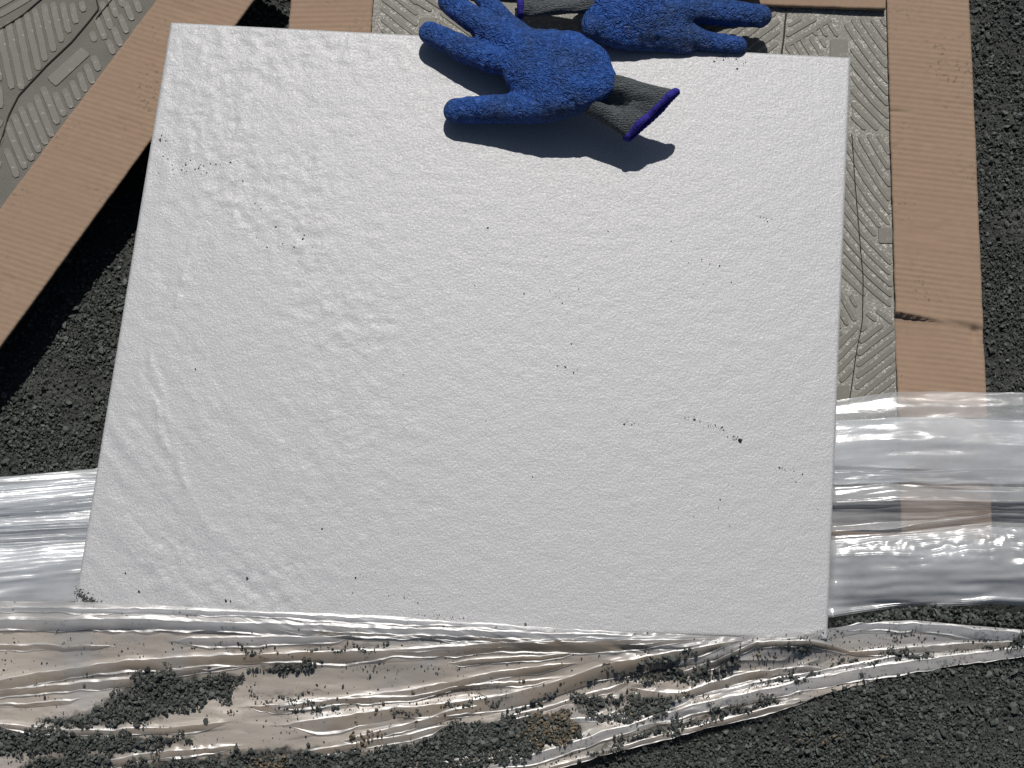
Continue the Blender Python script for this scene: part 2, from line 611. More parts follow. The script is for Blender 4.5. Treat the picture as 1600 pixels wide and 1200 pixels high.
def carton(label, outer, width_px_frac, flute, seed, dent=None, inset=0.0, skip=()):
    """outer: four world xy corners, counter-clockwise from near-left"""
    cen = sum(np.asarray(p[:2], float) for p in outer) / 4
    root = bpy.data.objects.new('tile_carton', None)
    COL.objects.link(root)
    root.location = (cen[0], cen[1], 0)
    tag(root, label, 'cardboard box')
    P = [np.asarray(p[:2], float) - cen for p in outer]
    inn = []
    for i in range(4):
        a, b, c_ = P[i - 1], P[i], P[(i + 1) % 4]
        u = (a - b) / np.linalg.norm(a - b); v = (c_ - b) / np.linalg.norm(c_ - b)
        inn.append(b + (u + v) * width_px_frac)
    for i in range(4):
        j = (i + 1) % 4
        nv = 460
        no_flap = i in skip
        if i in (0, 2):          # near and far flaps run between the side flaps
            u = (P[j] - P[i]) / np.linalg.norm(P[j] - P[i])
            cs = (inn[i] + u * 0.0015, P[i] + u * (width_px_frac + 0.0015), P[j] - u * (width_px_frac + 0.0015), inn[j] - u * 0.0015)
        else:
            u = (P[j] - P[i]) / np.linalg.norm(P[j] - P[i])
            cs = (inn[i] - u * width_px_frac, P[i], P[j], inn[j] + u * width_px_frac)
        if not no_flap: flap(root, cs, 36, nv, flute[i], seed + 3 * i, dent if i == 1 else None)
        # upright side wall below the outer edge
        n_ = np.array([-(P[j] - P[i])[1], (P[j] - P[i])[0]]); n_ /= np.linalg.norm(n_)
        e = 0.001 + inset
        t_ = CT
        u2 = u * ((0.0 if i in (1, 3) else CT + 0.001) + inset)
        V, Fc = prism([P[i] + n_ * e + u2, P[j] + n_ * e - u2, P[j] + n_ * (e + t_) - u2, P[i] + n_ * (e + t_) + u2], 0.004, ZF - CT - 0.0012)
        obj('side_wall', make_mesh('side_wall', V, Fc, False), CORE, root)
    V, Fc = prism([P[k] * (0.985 - inset * 4) for k in range(4)], 0.001, 0.0035)
    obj('base_panel', make_mesh('base_panel', V, Fc, False), CORE, root)
    return root, [p + cen for p in inn], cen


# right-hand carton, measured on its outer right and left edges
tr_ = at(1514, 0, ZF); br_ = at(1541, 612, ZF); tl_ = at(455, 0, ZF)
up = (tr_ - br_)[:2]; up /= np.linalg.norm(up)
FW = 0.0755                                     # flap width
lo_r = br_[:2] - up * 0.130
hi_r = lo_r + up * 0.570
lf = np.array([-up[1], up[0]])
wid = np.dot(tl_[:2] - tr_[:2], lf)
lo_l = lo_r + lf * wid; hi_l = hi_r + lf * wid


def right_dent(lx, ly, U, Vv):
    # torn crease across the right flap: the far side overhangs the near side
    yc = np.dot(at(1395, 489, ZF)[:2] - lo_r, up) - 0.0
    xi = 1 - U
    line = yc - 0.0155 * (1 - U * 0) * 0 - 0.012 * U
    d = ly - line
    fade = sstep(0.72, 0.10, U)
    step = -0.0052 * fade * sstep(0.0006, -0.0006, d) * sstep(-0.085, -0.012, d)
    bulge = 0.0012 * np.exp(-((d - 0.003) / 0.006) ** 2) * fade
    # second dent near the outer edge
    xc = np.exp(-((U - 0.90) / 0.035) ** 2)
    pinch = -0.0030 * xc * sstep(-0.016, -0.004, d) * sstep(0.004, -0.002, d)
    far = -0.0022 * sstep(0.004, 0.0, d) * sstep(-0.05, -0.006, d) * sstep(0.5, 0.8, U)
    # low crease further away
    yc2 = np.dot(at(1390, 173, ZF)[:2] - lo_r, up)
    d2 = ly - yc2 + 0.004 * U
    c2 = -0.0016 * sstep(0.35, 0.05, U) * np.exp(-((d2) / 0.0016) ** 2)
    return step + bulge + pinch + far + c2


cart_r, inn_r, cen_r = carton('open cardboard carton on the right with a torn crease across its right flap',
                              [lo_l, lo_r, hi_r, hi_l], FW, (R(0), R(5), R(2), R(-4)), 3, right_dent, skip=(0,))

# left-hand carton, turned about 35 degrees
a = at(396, 0, ZF)[:2]; b = at(0, 541, ZF)[:2]
up2 = (a - b) / np.linalg.norm(a - b)
lf2 = np.array([-up2[1], up2[0]])
hi_r2 = a + up2 * 0.055
lo_r2 = hi_r2 - up2 * 0.62
cart_l, inn_l, cen_l = carton('cardboard carton turned at an angle in the upper left corner',
                              [lo_r2 + lf2 * 0.62, lo_r2, hi_r2, hi_r2 + lf2 * 0.62], 0.0765, (R(0), R(-13), R(0), R(-10)), 31, inset=0.055)


# ------------------------------------------------------------ face-down tiles with moulded ribs
ZB = ZF - CT - 0.0022      # ground level of the tile back


def bar_mesh(pts, wid, h, taper=0.0006):
    """flat-topped rounded rib along a polyline of xy points (local)"""
    pts = np.asarray(pts, float)
    n = len(pts)
    t = np.gradient(pts, axis=0)
    t /= np.linalg.norm(t, axis=1, keepdims=True) + 1e-12
    nr = np.stack([-t[:, 1], t[:, 0]], -1)
    rows = []
    # rounded ends
    e0 = pts[0] - t[0] * wid * 0.42; e1 = pts[-1] + t[-1] * wid * 0.42
    P = np.vstack([[e0], pts, [e1]]); NR = np.vstack([[nr[0]], nr, [nr[-1]]])
    W = np.concatenate([[wid * 0.32], np.full(n, wid * 0.5), [wid * 0.32]])
    prof = ((-1.0, 0, 0.0), (-1.0, taper, h), (1.0, -taper, h), (1.0, 0, 0.0))
    V = []
    for k in range(len(P)):
        for s, ins, z in prof:
            p = P[k] + NR[k] * (s * W[k] + ins)
            V.append((p[0], p[1], z))
    Fc = []
    for k in range(len(P) - 1):
        for j in range(3):
            q = k * 4 + j
            Fc.append((q, q + 4, q + 5, q + 1))
    Fc.append((0, 1, 2, 3)); q = (len(P) - 1) * 4; Fc.append((q + 3, q + 2, q + 1, q))
    return V, Fc


def clip_runs(P, mask):
    runs, cur = [], []
    for p, m_ in zip(P, mask):
        if m_: cur.append(p)
        elif cur:
            runs.append(cur); cur = []
    if cur: runs.append(cur)
    return runs


def rib_block(root, cen, poly, ang, bend=0.0, pitch=13.0, wid=8.6, gap=3.5, h=0.0011):
    """parallel ribs filling a patch (measured outline), running at ang, curving by bend"""
    P = np.array(poly, float)
    c = P.mean(0)
    Rm = np.linalg.norm(P - c, axis=1).max() + 10
    dr = np.array([math.cos(ang), math.sin(ang)]); nr = np.array([-dr[1], dr[0]])
    s = np.linspace(-Rm, Rm, 60)
    k = -Rm
    sh = P - c
    shrink = c + sh * (1 - gap / (np.linalg.norm(sh, axis=1, keepdims=True) + 1e-9))
    cnt = 0
    while k < Rm:
        k += pitch * random.uniform(0.94, 1.06)
        off = k + bend * (s ** 2) / Rm + 0.8 * N1(s / 30, np.full_like(s, k * 3.1))
        pts = c + s[:, None] * dr + off[:, None] * nr
        ins = inpoly(pts[:, 0], pts[:, 1], [tuple(p) for p in shrink])
        for run in clip_runs(pts, ins):
            if len(run) < 3: continue
            run = np.array(run)
            if len(run) > 6: run = run[np.linspace(0, len(run) - 1, max(4, len(run) // 3)).astype(int)]
            w3 = at(run[:, 0], run[:, 1], ZB + h)[:, :2] - cen
            o3 = w3[0].copy()
            V, Fc = bar_mesh(w3 - o3, wid / PXM * random.uniform(0.94, 1.04), h * random.uniform(0.85, 1.1))
            obj('rib', make_mesh('rib', V, Fc, False), RIB, root, (o3[0], o3[1], ZB - 0.0003))
            cnt += 1
    return cnt


def pad(root, cen, quad, h=0.0012):
    w3 = at([p[0] for p in quad], [p[1] for p in quad], ZB + h)[:, :2] - cen
    c = w3.mean(0)
    V, Fc = [], []
    ring = []
    for k in range(4):      # rounded corners
        a0, a1, a2 = w3[k - 1], w3[k], w3[(k + 1) % 4]
        u = (a0 - a1) / np.linalg.norm(a0 - a1); v = (a2 - a1) / np.linalg.norm(a2 - a1)
        rr = 0.0018
        ring += [a1 + u * rr, a1 + (u + v) * rr * 0.28, a1 + v * rr]
    ring = np.array(ring) - c
    n = len(ring)
    V = [(p[0], p[1], 0) for p in ring] + [(p[0] * 0.95, p[1] * 0.95, h) for p in ring]
    Fc = [tuple(range(n, 2 * n))] + [(i, (i + 1) % n, n + (i + 1) % n, n + i) for i in range(n)]
    obj('key_pad', make_mesh('key_pad', V, Fc, False), RIB, root, (c[0], c[1], ZB - 0.0003))


def crack(root, cen, pts, wid=2.2):
    P = np.array(pts, float)
    t = np.linspace(0, len(P) - 1, len(P) * 6)
    i = np.clip(t.astype(int), 0, len(P) - 2); f_ = t - i
    f_ = f_ * f_ * (3 - 2 * f_) * 0.4 + f_ * 0.6
    Q = P[i] * (1 - f_)[:, None] + P[i + 1] * f_[:, None]
    Q = Q + np.stack([1.2 * N1(t * 1.3, t * 0 + 3), 1.2 * N2(t * 1.3, t * 0)], -1)
    w3 = at(Q[:, 0], Q[:, 1], ZB + 0.0011)[:, :2] - cen
    V, Fc = bar_mesh(w3, wid / PXM, 0.0016, 0.0001)
    obj('parting_line', make_mesh('parting_line', V, Fc, False), CRACK, root, (0, 0, ZB - 0.0002))


def back_tile(label, inn, cen, mat):
    root = bpy.data.objects.new('face_down_tile', None)
    COL.objects.link(root)
    root.location = (cen[0], cen[1], 0)
    tag(root, label, 'tile')
    P = [(np.asarray(p) - cen) * 1.19 for p in inn]
    V, Fc = prism(P, 0.006, ZB)
    obj('body', make_mesh('body', V, Fc, False), mat, root)
    return root


t_r = back_tile('grey face-down tile with moulded ribs, inside the right-hand carton under the pale tile', inn_r, cen_r, TBACK)
B = lambda *a, **k: rib_block(t_r, cen_r, *a, **k)
B([(596, -60), (650, -60), (652, 60), (596, 60)], R(38))
B([(590, -60), (700, -60), (710, 20), (650, 18)], R(33))
B([(684, 22), (760, -30), (760, 80), (684, 80)], R(36))
pad(t_r, cen_r, [(655, 26), (682, 26), (683, 62), (654, 62)])
B([(1060, 20), (1222, 18), (1216, 92), (1060, 92)], R(-38), wid=9)
B([(1232, 26), (1320, 30), (1262, 62), (1226, 84)], R(-30))
B([(1222, 74), (1262, 56), (1292, 60), (1292, 100), (1216, 100)], R(58))
B([(1262, 52), (1310, 28), (1322, 54), (1294, 58)], R(58))
B([(1318, 26), (1386, 26), (1390, 205), (1330, 205), (1330, 66)], R(52), bend=-0.10)
pad(t_r, cen_r, [(1297, 60), (1325, 60), (1326, 100), (1296, 100)])
B([(1312, 210), (1390, 207), (1394, 352), (1370, 352), (1372, 385), (1394, 388), (1394, 490), (1312, 440)], R(50), bend=-0.16)
pad(t_r, cen_r, [(1372, 355), (1396, 355), (1398, 380), (1373, 380)])
B([(1305, 442), (1334, 462), (1348, 496), (1300, 520)], R(62))
B([(1348, 474), (1396, 496), (1396, 508), (1356, 498)], R(38))
B([(1346, 506), (1398, 506), (1398, 640), (1334, 640)], R(-38), wid=9)
B([(1300, 522), (1342, 504), (1330, 598), (1298, 598)], R(-46))
pad(t_r, cen_r, [(1308, 602), (1328, 602), (1326, 640), (1306, 640)])
crack(t_r, cen_r, [(1228, 16), (1226, 50), (1220, 92)], 3.2)
crack(t_r, cen_r, [(1330, 210), (1340, 330), (1348, 430), (1347, 500), (1338, 560), (1326, 640)], 1.6)

t_l = back_tile('grey face-down tile with ribs and wavy dark lines in the turned carton at upper left', inn_l, cen_l, TBACK2)
B = lambda *a, **k: rib_block(t_l, cen_l, *a, **k)
B([(-10, 48), (70, 4), (140, 4), (96, 64), (28, 142), (-10, 120)], R(78), wid=13.4, pitch=15.2, gap=1.5)
B([(-40, -40), (70, -40), (62, -4), (-40, 40)], R(-30), wid=13.4, pitch=15.2, gap=1.5)
B([(160, 0), (190, -40), (196, 0), (158, 66), (140, 60)], R(70), wid=13.4, pitch=15.2, gap=1.5)
B([(8, 192), (70, 134), (84, 150), (160, 78), (200, -10), (230, 0), (180, 80), (10, 300)], R(68), wid=13.4, pitch=15.2, gap=1.5)
B([(-40, 185), (2, 172), (2, 250), (-40, 340)], R(-62), wid=13, pitch=15.5, bend=0.15, gap=2.0)
B([(-60, 60), (-14, 52), (-14, 126), (18, 150), (-60, 220)], R(85), wid=13.4, pitch=15.2, gap=1.5)
pad(t_l, cen_l, [(72, 122), (128, 72), (142, 84), (86, 136)])
crack(t_l, cen_l, [(146, -20), (154, 14), (112, 64), (72, 102), (30, 148), (12, 184), (-2, 230)], 2.4)
crack(t_l, cen_l, [(76, -12), (40, 20), (-10, 50)], 2.0)
crack(t_l, cen_l, [(185, -14), (150, 30)], 2.0)

# ------------------------------------------------------------ the pale tile
TT = 0.0115
zl = np.array([ZT] * 4)
cor = at([267, 1329, 1292.5, 114], [35, 90, 999, 962], ZT)       # TL TR BR BL
tcen = cor.mean(0)
tdir = cor[1] - cor[0]
tang = math.atan2(tdir[1], tdir[0])
nu, nv = 340, 290
U, Vv = np.meshgrid(np.linspace(0, 1, nu), np.linspace(0, 1, nv), indexing='ij')
P = (cor[3] * ((1 - U) * (1 - Vv))[..., None] + cor[2] * (U * (1 - Vv))[..., None]
     + cor[1] * (U * Vv)[..., None] + cor[0] * ((1 - U) * Vv)[..., None])
rel = P - tcen
ca, sa = math.cos(-tang), math.sin(-tang)
lx = rel[..., 0] * ca - rel[..., 1] * sa
ly = rel[..., 0] * sa + rel[..., 1] * ca
# cloth-like cast relief: stronger to the left, with ridges that swing round the near left corner
rough_l = sstep(0.10, -0.20, lx) * 0.9 * (0.45 + 0.8 * sstep(-0.3, 0.45, N1.fbm(lx * 11 + 5, ly * 11, 2))) + 0.14
cx_, cy_ = 0.12, 0.30
rad = np.hypot(lx - cx_, (ly - cy_) * 0.9)
thn = np.arctan2(ly - cy_, lx - cx_)
relief = 0.00034 * N1.fbm(lx * 105 + 3, ly * 105, 3, 0.65) * (0.35 + 0.65 * sstep(-0.25, 0.35, N2.fbm(lx * 9, ly * 9, 2)))
relief += 0.00030 * N3.fbm(rad * 110, thn * 9, 3) * sstep(0.05, -0.2, ly) * sstep(0.10, -0.15, lx)
relief += 0.00020 * N2.fbm(lx * 90, ly * 22, 2) * sstep(-0.12, -0.2, lx) * sstep(-0.02, 0.05, ly)
# long bruised ridges near the left edge
for (x0, y0, x1, y1, wd, hh) in ((-0.232, 0.115, -0.222, 0.195, .0030, .0007), (-0.262, -0.005, -0.255, 0.065, .0022, .0008),
                                 (-0.282, -0.04, -0.262, -0.12, .0026, .0006), (-0.262, -0.12, -0.205, -0.21, .003, .0006),
                                 (-0.274, -0.06, -0.235, -0.165, .002, .0005), (0.0, 0.145, 0.06, 0.144, .0012, -.0004),
                                 (-0.06, -0.165, 0.0, -0.17, .0012, -.0003)):
    ex, ey = x1 - x0, y1 - y0; LL = math.hypot(ex, ey)
    tt = np.clip(((lx - x0) * ex + (ly - y0) * ey) / LL ** 2, 0, 1)
    dd = np.hypot(lx - x0 - tt * ex, ly - y0 - tt * ey)
    relief += hh * np.exp(-(dd / wd) ** 2) * (0.5 + 0.5 * N1(tt * 9, tt * 0 + x0 * 50))
relief *= rough_l * 0.74
relief += 0.00008 * N2.fbm(lx * 110, ly * 150, 2)
ed = np.minimum.reduce([U * 0.57, (1 - U) * 0.57, Vv * 0.5, (1 - Vv) * 0.5])
relief = relief * sstep(0, 0.004, ed) - 0.0003 * sstep(0.0020, 0, ed)
top = np.stack([lx, ly, relief], -1)
V, Fc = slab(nu, nv, top, TT)
pt = obj('stone_tile', make_mesh('stone_tile', V, Fc), PALE, None, (tcen[0], tcen[1], ZT), tang)
tag(pt, 'large pale grey textured tile lying face up in the middle under the gloves', 'tile')


# ------------------------------------------------------------ plastic film
def cat(P, t):
    """Catmull-Rom through rows of P at parameters t"""
    n = len(P)
    i = np.clip(np.floor(t).astype(int), 0, n - 2); f_ = (t - i)[:, None]
    p0 = P[np.clip(i - 1, 0, n - 1)]; p1 = P[i]; p2 = P[i + 1]; p3 = P[np.clip(i + 2, 0, n - 1)]
    return 0.5 * (2 * p1 + (p2 - p0) * f_ + (2 * p0 - 5 * p1 + 4 * p2 - p3) * f_ ** 2 + (3 * p1 - p0 - 3 * p2 + p3) * f_ ** 3)


KR = np.array([  # y at 1300, 1400, 1550 and lift in mm
    (628, 613, 612, 4), (660, 650, 650, 7), (700, 700, 700, 4), (728, 732, 734, 4), (664, 660, 660, 7), (660, 656, 657, 9),
    (690, 685, 684, 14), (722, 715, 715, 14), (748, 744, 748, 9), (757, 752, 756, 5), (738, 736, 738, 4), (735, 735, 735, 4),
    (760, 758, 765, 5), (776, 765, 768, 8), (785, 780, 785, 13), (800, 798, 798, 7), (822, 815, 805, 3), (830, 826, 803, 9),
    (836, 830, 816, 4), (850, 845, 836, 6), (874, 872, 868, 10), (908, 906, 902, 9), (940, 935, 930, 4), (962, 948, 942, 1)], float)
KL = np.array([(745, 733), (755, 745), (772, 760), (773, 762), (764, 752), (762, 750), (775, 765), (790, 778), (800, 790), (806, 797),
               (802, 793), (798, 788), (808, 800), (815, 808), (822, 815), (832, 823), (838, 830), (843, 834), (852, 842), (865, 852),
               (885, 868), (900, 885), (920, 905), (945, 938)], float)
sx = np.array([-120, 0, 145, 1300, 1400, 1550, 1720], float)
SY = np.stack([KL[:, 0] + 6, KL[:, 0], KL[:, 1], KR[:, 0], KR[:, 1], KR[:, 2], KR[:, 2] + 4], 1)       # (24, 7)
xs = np.concatenate([np.linspace(-120, 160, 120), np.linspace(180, 1270, 30), np.linspace(1280, 1720, 190)])
sub = np.linspace(0, 23, 24 * 9)
ycols = np.array([np.interp(xs, sx, SY[k]) for k in range(24)])         # 24 x nx
YY = cat(ycols, sub)                                                     # ns x nx
ZZ = cat(np.repeat(KR[:, 3:4], len(xs), 1), sub) / 1000.0
XX = np.broadcast_to(xs, YY.shape)
SS = np.broadcast_to(sub[:, None], YY.shape)
fac = np.where(XX < 700, sstep(178, 152, XX) * 0.55, sstep(1284, 1306, XX) * (0.7 + 0.3 * sstep(1300, 1400, XX)))
fac = 0.03 + 0.97 * fac
base = np.interp(xs, [-120, 0, 165, 260, 1000, 1290, 1545, 1600, 1720], [0.064, 0.0555, 0.0435, 0.046, 0.0506, 0.0508, 0.0570, 0.0590, 0.0600])
near = sstep(18, 23, SS)
zz = base + ZZ * fac
zz = zz - near * 0.004 * sstep(1300, 1330, XX) * sstep(19.5, 23, SS)
# pulled wrinkles running mostly along the strip, crumple in the nearest band
zz = zz + fac * (0.00042 * N3.fbm(XX / 240 + SS * 0.3, SS * 6.0, 4, 0.6) + 0.0009 * N1.fbm(XX / 150 + SS * 0.5, SS * 2.1, 3) + 0.00022 * N2.fbm(XX / 40, SS * 3.0, 2))
zz = zz + fac * near * 0.0016 * N3.fbm(XX / 110 + SS * 1.2, SS * 1.1 - XX / 160, 2) + fac * 0.0013 * np.exp(-((SS - 19.5) / 0.9) ** 2) * (1 - np.abs(N2.fbm(XX / 42 + SS * 1.6, SS * 2.6 - XX / 90, 3))) * sstep(1300, 1320, XX)
zz = zz + fac * 0.0008 * N2.fbm(XX / 160, SS * 2.4, 3) * sstep(180, 120, XX)
yy = YY + fac * 2.2 * N1.fbm(XX / 90, SS * 0.9 + 40, 2)
PA = at(XX, yy, zz)
zz = np.maximum(zz, zg(PA[..., 0], PA[..., 1]) + 0.003)
zz = np.where((XX > 158) & (XX < 1288), np.minimum(zz, ZT - TT - 0.0012), zz)
VA = at(XX, yy, zz)
kx = int((xs < 170).sum())
def inner(dy, dz):     # further gathers lying inside the left-hand bundle
    Z2 = np.maximum(zz[:, :kx] + dz, 0.0)
    return at(XX[:, :kx], 840 + (yy[:, :kx] - 840) * 0.93 + dy, Z2)
allv, allf, off = [VA.reshape(-1, 3)], [grid_faces(*YY.shape)], VA.shape[0] * VA.shape[1]
for dy, dz in ((7, -0.0022), (-6, -0.0040), (3, -0.0058)):
    q = inner(dy, dz)
    allv.append(q.reshape(-1, 3)); allf.append(grid_faces(q.shape[0], q.shape[1], off)); off += q.shape[0] * q.shape[1]
r0 = int((sub < 18.2).sum()); c0 = int((xs < 1284).sum())
q = at(XX[r0:, c0:], yy[r0:, c0:] + 3, zz[r0:, c0:] - 0.0018)
allv.append(q.reshape(-1, 3)); allf.append(grid_faces(q.shape[0], q.shape[1], off)); off += q.shape[0] * q.shape[1]
A = obj('plastic_wrap', make_mesh('plastic_wrap', np.concatenate(allv), np.concatenate(allf)), FILM_A)
tag(A, 'clear plastic film in gathered pleats passing under the pale tile', 'plastic sheet')

# dusty near sheet -------------------------------------------------
TOPX = [-140, 0, 150, 400, 600, 760, 1000, 1150, 1230, 1290, 1330, 1380, 1430, 1500, 1600, 1740]
TOPY = [937, 939, 941, 954, 962, 974, 988, 995, 990, 983, 978, 971, 969, 976, 984, 990]
BOTX = [-140, 500, 640, 830, 900, 1000, 1100, 1200, 1260, 1310, 1400, 1500, 1600, 1740]
BOTY = [1300, 1300, 1260, 1212, 1192, 1162, 1136, 1108, 1096, 1078, 1052, 1038, 1026, 1012]
ytop = lambda x: np.interp(x, TOPX, TOPY)
ybot = lambda x: np.interp(x, BOTX, BOTY)

# folds: (points, height mm, far width px, near width px)
FOLDS = [
    ([(-140, 948), (240, 951), (400, 957), (600, 967), (800, 978), (1010, 991)], 2.6, 5, 7),
    ([(-140, 968), (200, 968), (400, 974), (600, 981), (800, 987), (1100, 996)], 5.0, 14, 16),
    ([(262, 1003), (285, 996), (400, 995), (500, 996), (560, 990)], 2.4, 5, 12),
    ([(-140, 1078), (0, 1062), (100, 1046), (200, 1032), (350, 1024), (500, 1019), (650, 1013), (800, 1004), (1000, 1000), (1120, 998)], 6.5, 6, 17),
    ([(-140, 1092), (0, 1079), (140, 1066), (215, 1058), (262, 1046), (320, 1039), (390, 1040)], 2.0, 4, 12),
    ([(700, 1036), (760, 1028), (820, 1026), (900, 1020)], 2.0, 4, 8),
    ([(372, 1106), (450, 1099), (560, 1086), (650, 1076), (720, 1061), (800, 1046), (860, 1040), (905, 1034)], 6.5, 6, 15),
    ([(410, 1108), (530, 1091), (640, 1089), (720, 1072), (800, 1066), (880, 1058)], 2.6, 4, 8),
    ([(430, 1136), (520, 1121), (610, 1107), (700, 1098), (790, 1085), (860, 1068), (950, 1038), (1050, 1017), (1160, 1000)], 10.0, 9, 22),
    ([(530, 1160), (640, 1130), (700, 1112), (760, 1102)], 3.0, 5, 12),
    ([(-140, 1128), (0, 1131), (100, 1139), (160, 1142), (250, 1138), (372, 1127)], 5.0, 6, 10),
    ([(160, 1190), (230, 1178), (290, 1172), (380, 1165)], 3.0, 5, 10),
    ([(1740, 1003), (1600, 1012), (1500, 1024), (1400, 1036), (1300, 1053), (1200, 1075), (1100, 1098), (1000, 1126), (900, 1158), (830, 1180), (740, 1206)], 11.0, 9, 16),
    ([(1262, 1096), (1200, 1106), (1100, 1132), (1000, 1158), (900, 1187), (820, 1210)], 5.5, 5, 8),
    ([(1170, 1003), (1260, 1000), (1300, 1009), (1336, 1020)], 2.6, 5, 8),
    ([(980, 1072), (1010, 1078), (1060, 1083), (1100, 1070), (1170, 1050), (1250, 1041), (1300, 1046)], 4.0, 5, 12),
    ([(1050, 1055), (1110, 1036), (1160, 1012), (1190, 1000)], 5.0, 6, 10),
    ([(930, 1128), (975, 1105), (1000, 1090)], 3.0, 5, 8),
    ([(1290, 984), (1345, 974), (1430, 973), (1500, 981), (1600, 989), (1740, 994)], 6.0, 7, 14),
    ([(1310, 1020), (1400, 1014), (1500, 1006), (1600, 1000)], 2.5, 5, 9),
]


def zB(px, py):
    """height of the near sheet where it is seen at px, py"""
    px = np.asarray(px, float); py = np.asarray(py, float)
    v = (py - ytop(px))
    onT = sstep(1330, 1270, px)
    onT = onT * sstep(40, 112, px)
    h0 = onT * (ZT + 0.0020) + (1 - onT) * 0.056
    lo = np.interp(px, [-140, 600, 1000, 1300, 1740], [0.056, 0.056, 0.055, 0.053, 0.051])
    span = np.interp(px, [-140, 0, 700, 1000, 1250, 1740], [150, 150, 130, 90, 65, 30])
    z = lo + (h0 - lo) * (1 - sstep(0, 1, v / span))
    z = z - 0.003 * sstep(1140, 1260, py)
    for pts, hh, wf, wn in FOLDS:
        Q = np.array(sorted(pts))
        yc = np.interp(px, Q[:, 0], Q[:, 1]) + 1.5 * N1.fbm(px / 45, px * 0 + hh, 2)
        end = sstep(Q[0, 0] - 2, Q[0, 0] + 45, px) * sstep(Q[-1, 0] + 2, Q[-1, 0] - 45, px)
        d = py - yc
        wf2 = wf * 1.35
        ramp = np.clip(1 + d / wf2, 0, 1)
        ramp = np.where(ramp < 0.25, 2 * ramp ** 2, np.where(ramp > 0.94, ramp, ramp - 0.125 + 0.125 * sstep(0.6, 1, ramp)))
        tube = np.sqrt(np.clip(1 - np.clip(d / (wn * 1.15), 0, 1) ** 2, 0, 1))
        prof = np.where(d < 0, ramp, tube)
        amp = 0.15 * wf2 * (0.9 + 0.25 * N2.fbm(px / 70, px * 0 + 3 * hh, 2))
        z = z + 0.001 * amp * end * prof
    # short pulls raking across the band below the tile edge, loose crumple elsewhere
    pull = np.exp(-((v - 22) / 12) ** 2) * sstep(200, 520, px) * sstep(1150, 950, px)
    z = z + 0.0009 * pull * N3.fbm((px - 2.2 * py) / 20, py / 60, 3)
    z = z + 0.0009 * N3.fbm(px / 160, py / 45, 2) + 0.0003 * N2.fbm(px / 40, py / 14, 2)
    cr = sstep(900, 1000, px) * sstep(1330, 1250, px)
    z = z + 0.0016 * cr * (1 - np.abs(N1.fbm(px / 40 + py / 40, py / 20, 2)))
    cr2 = np.exp(-((px - 270) / 90) ** 2 - ((py - 1178) / 16) ** 2)
    z = z + 0.003 * cr2 * np.abs(N1(px / 13, py / 60))
    return z


nx, ny = 760, 330
GX, T = np.meshgrid(np.linspace(-140, 1740, nx), np.linspace(0, 1, ny), indexing='ij')
GY = ytop(GX) + (ybot(GX) - ytop(GX)) * T
GY = GY + 2.0 * N1.fbm(GX / 25, T * 0, 3) * sstep(0.9, 1, T)
gz = zB(GX, GY)
PB = at(GX, GY, gz)
gz = np.maximum(gz, zg(PB[..., 0], PB[..., 1]) + 0.0015)
PB = at(GX, GY, gz)
Bs = obj('plastic_sheet', make_mesh('plastic_sheet', PB.reshape(-1, 3), grid_faces(nx, ny)), FILM_B)
tag(Bs, 'dusty beige plastic sheet in the foreground with dark gravel spilt on its folds', 'plastic sheet')


